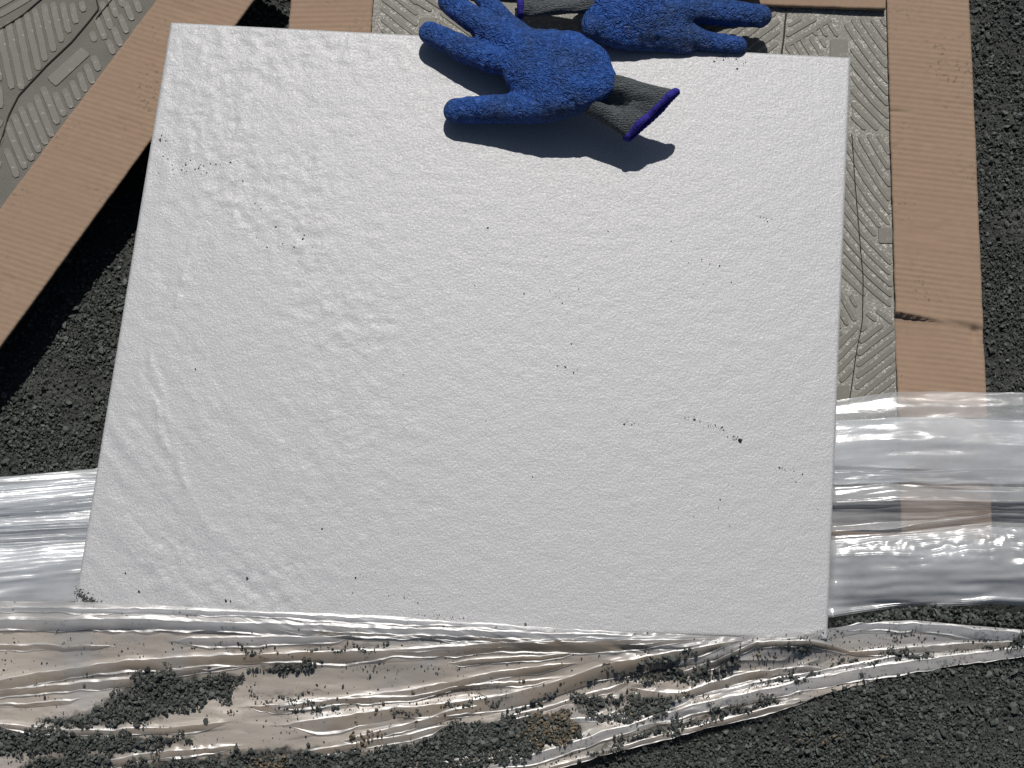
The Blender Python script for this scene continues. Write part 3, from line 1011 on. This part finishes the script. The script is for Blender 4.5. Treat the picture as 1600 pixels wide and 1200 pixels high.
def fold_ribbon(pts, hh, wf, wn, k):
    """a fold of film lying on the sheet: crisp upper lip, rounded body, turned-out lower lip"""
    Q = np.array(sorted(pts), float)
    x0, x1 = max(Q[0, 0], -140), min(Q[-1, 0], 1740)
    n = max(24, int((x1 - x0) / 5))
    x = np.linspace(x0, x1, n)
    # smooth the measured line a little
    yc = np.interp(x, Q[:, 0], Q[:, 1])
    kk = np.ones(7) / 7
    yc = np.convolve(np.pad(yc, 3, mode='edge'), kk, 'valid') + 1.3 * N1.fbm(x / 45, x * 0 + hh, 2) + 0.8 * N2.fbm(x / 14, x * 0 + k, 2)
    t = (x - x0) / (x1 - x0)
    e0 = 1.0 if Q[0, 0] <= -100 else 0.0
    e1 = 1.0 if Q[-1, 0] >= 1700 else 0.0
    tap = np.maximum(sstep(0, 0.12, t), e0) * np.maximum(sstep(1, 0.88, t), e1)
    tap = 0.06 + 0.94 * tap
    lw = 0.85 * (1 - 0.30 * sstep(450, 850, x)) * (2.2 + 0.16 * wf) * np.clip(0.85 + 0.8 * N3.fbm(x / 55 + k, x * 0 + 2.2 * k, 3), 0.15, 1.9) * tap
    l2 = (1 - 0.35 * sstep(450, 850, x)) * (1.6 + 0.10 * wf) * np.clip(0.6 + 1.0 * N2.fbm(x / 48 + k, x * 0 + 5.1 * k, 3), 0.0, 1.9) * tap
    w = 0.9 * wn * (1.0 + 0.3 * N1.fbm(x / 90 + k, x * 0 + 7.7, 2)) * tap
    up = 0.26 * np.clip(1 + 0.35 * N1.fbm(x / 30 + 3 * k, x * 0, 2), 0.5, 1.5)
    zc = np.maximum(zB(x, yc), zB(x, yc + w)) + 0.0006 + 0.0006 * tap
    base = lambda y: zB(x, y) + 0.0007
    hc = lw * 0.150 / 1000
    wob = 0.00026 * N2.fbm(x / 12 + 5 * k, x * 0 + k, 2) * tap
    strips = []
    strips.append([(yc - lw, zc - hc * 0.35 + wob), (yc - lw * 0.5, zc + hc * 0.15 + wob), (yc, zc + hc * 0.65 + wob)])
    body = []
    for f_ in (0.0, 0.06, 0.25, 0.5, 0.75, 0.93, 1.0):
        y = yc + w * f_
        zt_ = zc + hc * 0.65 + wob
        zb_ = base(y)
        drop = min(1.0, 0.12 + f_ * 0.95) if f_ > 0 else 0.0
        body.append((y, zt_ + (np.minimum(zb_, zt_ - 0.0004) - zt_) * drop + 0.00022 * N1.fbm(x / 26 + k, x * 0 + f_ * 3.0, 3) * tap))
    strips.append(body)
    yb, zb2 = body[-1]
    strips.append([(yb, zb2 + wob), (yb + l2 * 0.5, zb2 + l2 * 0.5 * 0.155 / 1000 + wob), (yb + l2, zb2 + l2 * 0.155 / 1000 + wob)])
    V, Fa, off = [], [], 0
    for st in strips:
        P_ = np.stack([at(x, y_, z_) for y_, z_ in st], 0)
        V.append(P_.reshape(-1, 3)); Fa.append(grid_faces(P_.shape[0], n, off)); off += P_.shape[0] * n
    me = make_mesh('fold', np.concatenate(V), np.concatenate(Fa))
    grey = k in (1, 2, 3, 13, 19, 24, 25, 26)
    me.materials.append(FILM_E if grey else FILM_C); me.materials.append(FILM_D)
    mi = np.concatenate([np.full(len(f_), (1, 0, 1)[q_], np.int32) for q_, f_ in enumerate(Fa)])
    me.polygons.foreach_set('material_index', mi)
    obj('fold', me, None, Bs)


EXTRA = [
    ([(-140, 1104), (40, 1100), (130, 1092)], 2, 4, 6),
    ([(470, 1176), (560, 1160), (640, 1146), (700, 1132)], 2, 5, 9),
    ([(640, 1206), (720, 1186), (800, 1168), (860, 1150)], 2, 5, 9),
    ([(880, 1124), (930, 1120), (1000, 1112), (1090, 1084)], 2, 5, 9),
    ([(1100, 1086), (1180, 1066), (1260, 1052), (1380, 1030), (1460, 1018)], 2, 4, 8),
    ([(600, 1016), (740, 1008), (900, 996), (1060, 997)], 2, 3, 6),
    ([(420, 983), (600, 990), (800, 998), (940, 1000)], 2, 4, 7),
    ([(-140, 1012), (60, 1008), (180, 1010)], 2, 4, 7),
    ([(760, 1130), (850, 1106), (930, 1080), (990, 1064)], 2, 4, 8),
]
for k_, (pts, hh, wf, wn) in enumerate(FOLDS + EXTRA):
    fold_ribbon(pts, hh, wf, wn, k_ + 1)


def on_sheet(px, py):
    z = zB(px, py)
    P = at(px, py, z)
    z = np.maximum(z, zg(P[..., 0], P[..., 1]) + 0.0015) + 0.0011
    return at(px, py, z)


# gravel spilt on the sheet
PATCH = [
    [(40, 1131), (150, 1112), (172, 1087), (205, 1070), (262, 1050), (300, 1058), (380, 1058), (355, 1090), (280, 1106), (240, 1126), (160, 1138), (60, 1130)],
    [(205, 1062), (225, 1050), (250, 1046), (262, 1054), (225, 1068)],
    [(-100, 1140), (60, 1137), (140, 1152), (120, 1166), (60, 1178), (-100, 1178)],
    [(110, 1158), (180, 1150), (290, 1152), (300, 1157), (180, 1178), (115, 1172)],
    [(20, 1215), (50, 1190), (110, 1176), (175, 1182), (150, 1215)],
    [(395, 1044), (440, 1038), (492, 1043), (480, 1051), (430, 1055)],
    [(165, 1215), (240, 1190), (300, 1184), (400, 1172), (470, 1168), (560, 1176), (650, 1162), (700, 1132), (790, 1126), (835, 1155), (710, 1178), (570, 1215)],
    [(640, 1215), (720, 1140), (820, 1120), (900, 1122), (910, 1150), (850, 1172), (780, 1196), (740, 1215)],
    [(790, 1110), (845, 1082), (920, 1062), (1000, 1034), (1050, 1022), (1098, 1021), (1050, 1036), (960, 1052), (890, 1072), (830, 1106)],
    [(972, 1058), (1060, 1042), (1092, 1047), (1130, 1022), (1156, 1018), (1152, 1036), (1100, 1056), (1020, 1063)],
    [(955, 1118), (990, 1086), (1075, 1090), (1050, 1106), (975, 1124)],
    [(885, 1094), (935, 1092), (985, 1080), (950, 1104), (925, 1128)],
    [(1172, 1070), (1220, 1052), (1288, 1050), (1262, 1060)],
    [(1205, 1014), (1268, 1005), (1284, 1009), (1240, 1016)],
    [(1330, 1042), (1400, 1024), (1456, 1019), (1462, 1026), (1400, 1036)],
    [(915, 1172), (1000, 1143), (1100, 1114), (1205, 1090), (1215, 1098), (1100, 1126), (1000, 1152), (920, 1180)],
    [(1545, 1008), (1600, 994), (1640, 992), (1640, 1002), (1560, 1010)],
    [(345, 1014), (420, 1010), (440, 1013), (380, 1017)],
    [(440, 1014), (560, 1008), (600, 1007), (590, 1010), (470, 1016)],
    [(400, 1090), (500, 1081), (500, 1084), (420, 1092)],
    [(440, 1104), (520, 1102), (512, 1107), (450, 1108)],
    [(700, 1096), (790, 1086), (790, 1094), (730, 1104)],
    [(620, 1120), (660, 1112), (650, 1122), (625, 1126)],
]
dirt = np.zeros(GX.shape)
jr = np.random.default_rng(404)
for Pp in PATCH:
    for _ in range(6):
        ox, oy = jr.normal(0, 5, 2)
        dirt += inpoly(GX + ox + 7 * N1.fbm(GX / 15, GY / 15, 3), GY + 0.6 * oy + 4 * N2.fbm(GX / 15, GY / 15, 3), Pp) / 6.0
cv = Bs.data.attributes.new('cover', 'FLOAT', 'POINT')
cv.data.foreach_set('value', (0.08 + 0.92 * sstep(8, 60, GY - ytop(GX) + 12 * N2.fbm(GX / 60, GY / 14, 3))).ravel().astype(np.float32))
me_ = Bs.data.attributes.new('dirt', 'FLOAT', 'POINT')
me_.data.foreach_set('value', np.clip(dirt, 0, 1).ravel().astype(np.float32))

pos, siz = [], []
for i, Pp in enumerate(PATCH):
    for per, lo, hi, lift, sd_ in ((6, 0.0005, 0.0011, 0.0005, 1), (15, 0.0009, 0.0018, 0.0009, 2), (75, 0.0017, 0.0034, 0.0014, 3)):
        if i > 16 and sd_ == 3: continue
        x, y = sample_poly(Pp, per, 900 + 10 * i + sd_, rough=(26.0, 15.0, 10.0)[sd_ - 1])
        r = np.random.default_rng(1500 + 10 * i + sd_)
        if not len(x): continue
        p = on_sheet(x, y)
        s = lo + (hi - lo) * r.random(len(x)) ** 1.7
        p[:, 2] += lift * r.uniform(0.2, 1.2, len(x)) + 0.2 * s
        pos.append(p); siz.append(s)
o = obj('spilt_gravel', stone_mesh('spilt_gravel', np.concatenate(pos), np.concatenate(siz), 21, 0.45), STONE)
tag(o, 'dark gravel spilt in patches over the dusty plastic sheet', 'gravel', kind='stuff')

# gravel bank lying on the far edge of the sheet, right of the tile
x, y = sample_poly([(1290, 986), (1300, 974), (1365, 962), (1420, 949), (1470, 944), (1535, 954), (1600, 958), (1700, 960), (1700, 988), (1600, 980), (1500, 974), (1430, 968), (1350, 974)], 9, 77, 4)
r = np.random.default_rng(78)
p = at(x, y, 0.046 + 0.007 * r.random(len(x)))
o = obj('gravel_bank', stone_mesh('gravel_bank', p, 0.001 + 0.0026 * r.random(len(x)) ** 1.6, 23), STONE)
tag(o, 'low bank of dark gravel beside the near right corner of the pale tile', 'gravel', kind='stuff')

# brown soil crumbs
pos, siz = [], []
for i, (Pp, per) in enumerate((([(812, 1150), (830, 1118), (880, 1112), (908, 1140), (880, 1165), (830, 1170)], 9),
                               ([(380, 1200), (420, 1176), (445, 1178), (440, 1215), (380, 1215)], 10),
                               ([(540, 1150), (600, 1138), (610, 1150), (560, 1168)], 26),
                               ([(345, 1112), (372, 1108), (376, 1116), (352, 1120)], 26),
                               ([(1240, 1140), (1300, 1128), (1330, 1150), (1260, 1170)], 60),
                               ([(1360, 1185), (1390, 1180), (1390, 1200), (1365, 1200)], 60),
                               ([(500, 1090), (860, 1050), (860, 1120), (560, 1170)], 420),
                               ([(900, 1100), (1180, 1000), (1200, 1050), (1000, 1130)], 420))):
    x, y = sample_poly(Pp, per, 1300 + i, 8)
    r = np.random.default_rng(1350 + i)
    ong = i in (4, 5)
    p = at_ground(x, y, 0.004) if ong else on_sheet(x, y)
    p[:, 2] += r.uniform(0, 0.0025, len(x))
    pos.append(p); siz.append(0.0006 + 0.0016 * r.random(len(x)) ** 2.5)
o = obj('soil_crumbs', stone_mesh('soil_crumbs', np.concatenate(pos), np.concatenate(siz), 25, 0.8), SOIL)
tag(o, 'brown soil crumbs among the dark gravel on the dusty plastic sheet', 'soil', kind='stuff')

# fine grit: over the sheet, and sprinkled on the tile
r = np.random.default_rng(55)
x = r.uniform(-100, 1700, 24000); y = ytop(x) + (ybot(x) - ytop(x)) * r.random(24000) ** 0.8
k = (r.random(24000) < 0.12 + 0.9 * sstep(0.0, 0.7, N1.fbm(x / 50, y / 18, 3))) & (y < 1230)
x, y = x[k], y[k]
pg = on_sheet(x, y); pg[:, 2] -= 0.0005
sg = 0.00025 + 0.0010 * r.random(len(x)) ** 4
TC = [(290, 255, 60, 14, 26), (310, 270, 50, 10, 20), (250, 215, 12, 8, 8), (355, 250, 30, 20, 10), (890, 575, 22, 8, 18), (985, 662, 22, 5, 12), (1085, 655, 30, 8, 16),
      (1120, 668, 22, 7, 22), (1150, 686, 16, 6, 16), (1235, 735, 30, 12, 12), (1190, 340, 24, 10, 8), (1275, 340, 14, 14, 7), (1130, 90, 50, 12, 26),
      (860, 465, 60, 30, 12), (700, 965, 40, 5, 26), (620, 930, 25, 10, 8), (560, 900, 40, 20, 5), (140, 938, 20, 7, 150), (128, 930, 10, 12, 110),
      (470, 385, 60, 40, 14), (1140, 815, 40, 40, 7), (1260, 760, 30, 40, 10), (370, 300, 60, 60, 10), (1100, 415, 80, 30, 10)]
tx, ty = [], []
for (cx, cy, ax_, ay_, n) in TC:
    a_ = r.normal(0, 0.5, n); tx.append(cx + a_ * ax_); ty.append(cy + a_ * ay_ * 0.5 + r.normal(0, 0.4, n) * ay_)
tx.append(r.uniform(200, 1290, 30)); ty.append(r.uniform(100, 960, 30))
tx = np.concatenate(tx); ty = np.concatenate(ty)
p2 = at(tx, ty, ZT + 0.0004)
s2 = 0.0003 + 0.0008 * r.random(len(tx)) ** 3
o = obj('grit', stone_mesh('grit', np.concatenate([pg, p2]), np.concatenate([sg, s2]), 27), STONE)
tag(o, 'fine dark grit sprinkled over the pale tile and the dusty plastic sheet', 'grit', kind='stuff')

# single chips one can point at
CHIPS = [(1157, 688, 4.2, 'T', 'dark stone chip ending a row of dirt specks on the pale tile'),
         (1085, 655, 3.0, 'T', 'small dark crumb at the start of the row of dirt specks on the pale tile'),
         (386, 903, 3.0, 'T', 'dark chip on the pale tile, just above the touching pair of chips'),
         (353, 938, 3.8, 'T', 'left chip of the touching pair on the near edge of the pale tile'),
         (360, 939, 3.2, 'T', 'right chip of the touching pair on the near edge of the pale tile'),
         (503, 826, 2.6, 'T', 'lone dark chip on the pale tile left of its middle'),
         (196, 895, 2.6, 'T', 'dark chip on the pale tile near its left edge, upper one of two'),
         (217, 924, 3.0, 'T', 'dark chip on the pale tile just above its gravelly near left corner'),
         (1152, 107, 2.4, 'T', 'dark chip on the far edge of the pale tile below the second glove'),
         (821, 976, 5.0, 'B', 'dark chip on the top fold of the dusty sheet, against the tile edge'),
         (467, 984, 3.2, 'B', 'dark chip on the smooth grey band of the dusty sheet'),
         (322, 1127, 8.5, 'B', 'large dark stone below the right tip of the big gravel patch'),
         (70, 1086, 6.0, 'B', 'dark stone on the dusty sheet left of the big gravel patch, larger one'),
         (132, 1071, 4.5, 'B', 'dark stone on the dusty sheet just above the big gravel patch'),
         (536, 1072, 4.8, 'B', 'grey stone alone on the dusty strip between two long folds'),
         (578, 1055, 4.2, 'B', 'dark stone under the middle long fold of the dusty sheet'),
         (482, 1164, 6.0, 'B', 'rounded dark stone at the upper edge of the near gravel patch'),
         (1086, 1069, 5.0, 'B', 'dark stone on the beige sheet above the long rolled fold'),
         (1252, 996, 3.6, 'B', 'dark chip on the sheet just below the near right corner of the pale tile'),
         (905, 1190, 8.0, 'B', 'dark stone on the lower strip at the bottom of the dusty sheet'),
         (1520, 1003, 4.0, 'B', 'dark chip on the far right fold of the dusty sheet')]
for i, (px, py, sp, wh, lab) in enumerate(CHIPS):
    rad_ = sp * (0.8 if wh == 'T' else 0.62) / PXM
    p = at(px, py, ZT + 0.55 * rad_) if wh == 'T' else on_sheet(px, py)
    me = stone_mesh('stone_chip', np.zeros((1, 3)), np.array([rad_]), 300 + i, 0.75)
    o = obj('stone_chip', me, STONE, None, (p[0], p[1], p[2] + (0 if wh == 'T' else 0.5 * rad_)))
    tag(o, lab, 'stone', 'loose stone chips on the tile and the sheet')


# ------------------------------------------------------------ gloves
def surface_nets(Fv, org, h):
    s = Fv < 0
    nx, ny, nz = Fv.shape
    acc = np.zeros((nx - 1, ny - 1, nz - 1, 3)); cnt = np.zeros((nx - 1, ny - 1, nz - 1))
    cs = [(i, j, k) for i in (0, 1) for j in (0, 1) for k in (0, 1)]
    sl = lambda c: (slice(c[0], nx - 1 + c[0]), slice(c[1], ny - 1 + c[1]), slice(c[2], nz - 1 + c[2]))
    for a in cs:
        for ax_ in range(3):
            if a[ax_]: continue
            b = list(a); b[ax_] = 1
            fa, fb = Fv[sl(a)], Fv[sl(b)]
            m_ = (fa < 0) != (fb < 0)
            t = np.where(m_, fa / (fa - fb + 1e-20), 0)
            for d in range(3):
                acc[..., d] += np.where(m_, a[d] + (t if d == ax_ else 0), 0)
            cnt += m_
    act = cnt > 0
    idx = -np.ones(act.shape, int); idx[act] = np.arange(act.sum())
    ii = np.argwhere(act)
    V = (ii + acc[act] / cnt[act][:, None]) * h + org
    Fs = []
    for ax_ in range(3):
        u, v = (ax_ + 1) % 3, (ax_ + 2) % 3
        s0 = [slice(1, -1)] * 3; s0[ax_] = slice(0, -1)
        s1 = [slice(1, -1)] * 3; s1[ax_] = slice(1, None)
        a, b = s[tuple(s0)], s[tuple(s1)]
        for flip, m_ in ((False, a & ~b), (True, ~a & b)):
            e = np.argwhere(m_); 
            if not len(e): continue
            add = np.ones(3, int); add[ax_] = 0
            e = e + add
            q = []
            for du, dv in ((0, 0), (1, 0), (1, 1), (0, 1)):
                c = e.copy(); c[:, u] -= 1 - du; c[:, v] -= 1 - dv
                q.append(idx[c[:, 0], c[:, 1], c[:, 2]])
            q = np.stack(q, -1)
            Fs.append(q[:, ::-1] if flip else q)
    return V, np.concatenate(Fs)


def glove_body(bones, k=0.0055, h=0.0011, seed=0, floor=None):
    """bones: (points (n,3), radii (n,), z squash). Smooth union of tapered limbs"""
    allp = np.concatenate([b[0] for b in bones]); rmax = max(b[1].max() for b in bones) + 0.006
    lo = allp.min(0) - rmax; hi = allp.max(0) + rmax
    n = np.ceil((hi - lo) / h).astype(int) + 1
    g_ = [lo[i] + h * np.arange(n[i]) for i in range(3)]
    GX_, GY_, GZ_ = np.meshgrid(*g_, indexing='ij')
    Q = np.stack([GX_, GY_, GZ_], -1)
    tot = None
    for pts, rad_, sq in bones:
        best = None
        for i in range(len(pts) - 1):
            a, b = pts[i].copy(), pts[i + 1].copy()
            sc = np.array([1, 1, 1 / sq])
            A_, AB = a * sc, (b - a) * sc
            rel_ = Q * sc - A_
            t = np.clip(rel_ @ AB / (AB @ AB + 1e-12), 0, 1)
            d = np.linalg.norm(rel_ - t[..., None] * AB, axis=-1) - (rad_[i] + (rad_[i + 1] - rad_[i]) * t)
            d *= (sq + 1) / 2
            best = d if best is None else np.minimum(best, d)
        if tot is None: tot = best
        else:
            hh = np.clip(0.5 + 0.5 * (tot - best) / k, 0, 1)
            tot = tot * (1 - hh) + best * hh - k * hh * (1 - hh)
    if floor is not None:
        fz = floor(GX_, GY_)
        d2 = fz - GZ_
        hh = np.clip(0.5 + 0.5 * (d2 - tot) / 0.004, 0, 1)
        tot = tot * (1 - hh) + d2 * hh + 0.004 * hh * (1 - hh)
    tot = tot + 0.0006 * N1.fbm(GX_ * 45 + GZ_ * 30 + seed, GY_ * 45 + GZ_ * 20, 2) + 0.00035 * N2(GX_ * 190 + GZ_ * 90, GY_ * 190 + GZ_ * 120)
    return surface_nets(tot, lo, h)


def W(lst):
    """(px, py, height above tile mm) rows -> world points"""
    a = np.array(lst, float)
    return at(a[:, 0], a[:, 1], ZT + a[:, 2] / 1000)


def limb(lst, rad_mm, sq=0.9):
    return (W(lst), np.array(rad_mm, float) * (1.10 if sq > 0.8 else 1.0) / 1000, sq)


def cuff(root, cen, stations, seed, mate=KNIT):
    """stations: (px,py,h mm, half width mm, half thickness mm, axis angle deg, roll mm); last one carries the hem"""
    St = np.array(stations, float)
    ts = np.linspace(0, len(St) - 1, 30)
    C_ = cat(St, ts)
    nth = 44
    th = np.linspace(0, 2 * math.pi, nth, endpoint=False)
    V = []
    for q, c in enumerate(C_):
        ctr = at(c[0], c[1], ZT + c[2] / 1000)
        u = np.array([math.cos(R(c[5])), math.sin(R(c[5])), c[6] / 30.0])
        a = np.cos(th); b = np.sin(th)
        s_ = a
        fold = -0.85 * np.exp(-((s_ + 0.12) / 0.30) ** 2) * (0.30 + 0.85 * math.exp(-((q / 29.0 - 0.55) / 0.26) ** 2))       # dip along the upper side
        zz_ = np.where(b > 0, np.abs(b) ** 0.8 + fold * 1.3, -np.abs(b) ** 0.8) * c[4] / 1000
        wv_ = 0.0016 * N1.fbm(2 * np.cos(th) + seed, 2 * np.sin(th) + q * 0.13, 3)
        ridge = 0.0004 * np.sin(th * 22)
        pts = ctr + (s_ * c[3] / 1000)[:, None] * u + np.stack([0 * th, 0 * th, zz_ + wv_ + ridge], -1)
        V.append(pts)
    V = np.array(V)
    ring = V[-1].copy()
    # turn the sleeve inward at the end so that it is open, not capped
    inner = [ring * (1 - f_) + ring.mean(0) * f_ - (V[-1].mean(0) - V[-6].mean(0)) * g2 for f_, g2 in ((0.10, 0.2), (0.16, 1.2), (0.3, 2.2))]
    V = np.concatenate([V, np.array(inner)])
    ns = len(V)
    Fc = []
    for i in range(ns - 1):
        for j in range(nth):
            j2 = (j + 1) % nth
            Fc.append((i * nth + j, i * nth + j2, (i + 1) * nth + j2, (i + 1) * nth + j))
    Fc.append(tuple((ns - 1) * nth + j for j in range(nth)))
    obj('knit_cuff', make_mesh('knit_cuff', V.reshape(-1, 3) - cen, Fc), mate, root)
    # overlocked hem: a thick corded ring
    rr = 0.0020
    HV, HF = [], []
    nseg = 8
    m_ = nth * 3
    tt = np.linspace(0, nth, m_, endpoint=False)
    ii = tt.astype(int); ff = (tt - ii)[:, None]
    R2 = ring[ii % nth] * (1 - ff) + ring[(ii + 1) % nth] * ff
    tan = np.roll(R2, -1, 0) - np.roll(R2, 1, 0); tan /= np.linalg.norm(tan, axis=1, keepdims=True)
    axd = V[29].mean(0) - V[24].mean(0); axd /= np.linalg.norm(axd)
    nrm = np.cross(tan, axd); nrm /= np.linalg.norm(nrm, axis=1, keepdims=True)
    bit = np.cross(nrm, tan)
    for i in range(m_):
        w_ = rr * (1.12 + 0.10 * math.sin(i * 2.1) + 0.18 * math.sin(i * 0.21 + seed))
        for j in range(nseg):
            a = 2 * math.pi * j / nseg
            HV.append(R2[i] + nrm[i] * math.cos(a) * w_ * 0.8 + bit[i] * math.sin(a) * w_ * 1.25)
    for i in range(m_):
        i2 = (i + 1) % m_
        for j in range(nseg):
            j2 = (j + 1) % nseg
            HF.append((i * nseg + j, i * nseg + j2, i2 * nseg + j2, i2 * nseg + j))
    obj('hem', make_mesh('hem', np.array(HV) - cen, HF), HEM, root)


def glove(label, cpx, bones, stations, seed, floor):
    cen = at(*cpx, ZT)
    root = bpy.data.objects.new('work_glove', None)
    COL.objects.link(root)
    root.location = cen.tolist()
    tag(root, label, 'glove', 'pair of blue coated work gloves')
    V, Fc = glove_body(bones, seed=seed, floor=floor)
    obj('coated_shell', make_mesh('coated_shell', V - cen, Fc), BLUE, root)
    cuff(root, cen, stations, seed)
    return root


flat_top = lambda x, y: np.full(x.shape, ZT + 0.0006)
e0, e1 = cor[0][:2], cor[1][:2]
tn = np.array([-(e1 - e0)[1], (e1 - e0)[0]]); tn /= np.linalg.norm(tn)
edge_floor = lambda x, y: np.where((x - e0[0]) * tn[0] + (y - e0[1]) * tn[1] > 0.0, ZF - 0.004, ZT + 0.0006)

g1 = [
    limb([(838, 82, 30), (885, 82, 36), (922, 98, 41), (938, 122, 42)], (21, 21, 18, 14), 0.62),
    limb([(835, 105, 29), (890, 118, 36), (930, 132, 41)], (23, 24, 16), 0.6),
    limb([(818, 118, 25), (870, 140, 31), (922, 140, 38)], (17, 22, 14), 0.62),
    limb([(830, 108, 26), (772, 93, 21), (722, 76, 17), (672, 52, 15)], (12.5, 11.5, 11, 9.6), 0.86),      # long finger
    limb([(832, 85, 26), (775, 52, 22), (735, 28, 18), (702, 2, 15)], (12, 11, 10.6, 9.6), 0.86),
    limb([(836, 70, 24), (790, 34, 15), (766, 10, 11), (746, -14, 9)], (10, 8.6, 8.2, 7.5), 0.86),
    limb([(862, 62, 27), (842, 60, 14), (868, 74, 9), (900, 86, 9)], (9, 8, 8, 7.5), 0.9),            # last finger folded under
    limb([(905, 146, 34), (850, 166, 26), (780, 171, 18), (712, 173, 13)], (16, 14, 12, 10.5), 0.86),    # thumb
]
glove('blue work glove lying wholly on the pale tile, its fingers pointing left', (840, 130), g1,
      [(905, 140, 36, 17, 9, 52, 4), (942, 150, 36, 21, 10, 49, 6), (982, 165, 35, 23.5, 9, 45, 9), (1018, 180, 34, 28, 8.5, 39, 12)], 5, flat_top)
g2 = [
    limb([(932, -20, 17), (985, 2, 15), (1040, 18, 11)], (25, 28, 23), 0.6),
    limb([(945, 18, 17), (1000, 38, 12), (1050, 46, 8)], (18, 19, 15), 0.66),
    limb([(950, -60, 16), (1000, -40, 14), (1050, -20, 12)], (20, 24, 20), 0.6),
    limb([(1020, 20, 12), (1080, 16, 10), (1135, 20, 8), (1186, 25, 7)], (13, 11.5, 11, 10), 0.86),
    limb([(1020, 44, 8), (1075, 58, 5), (1110, 66, 3), (1152, 72, 1)], (11, 10, 8.5, 7.8), 0.86),
    limb([(930, 42, 16), (965, 60, 9), (1020, 68, 5), (1075, 76, 2)], (12, 9, 7, 5), 0.85),
    limb([(1050, -22, 12), (1110, -28, 9), (1175, -36, 8)], (12, 11, 10), 0.86),
    limb([(1040, -48, 12), (1090, -70, 8), (1140, -88, 6)], (11, 10, 9), 0.86),
]
glove('crumpled blue work glove at the far edge of the pale tile, fingers pointing right', (980, 10), g2,
      [(925, -12, 20, 20, 9, 96, 0), (895, -12, 18, 21, 9, 95, 0), (850, -12, 15, 23, 8, 93, 0), (812, -12, 13, 25, 8, 92, 0)], 17, edge_floor)
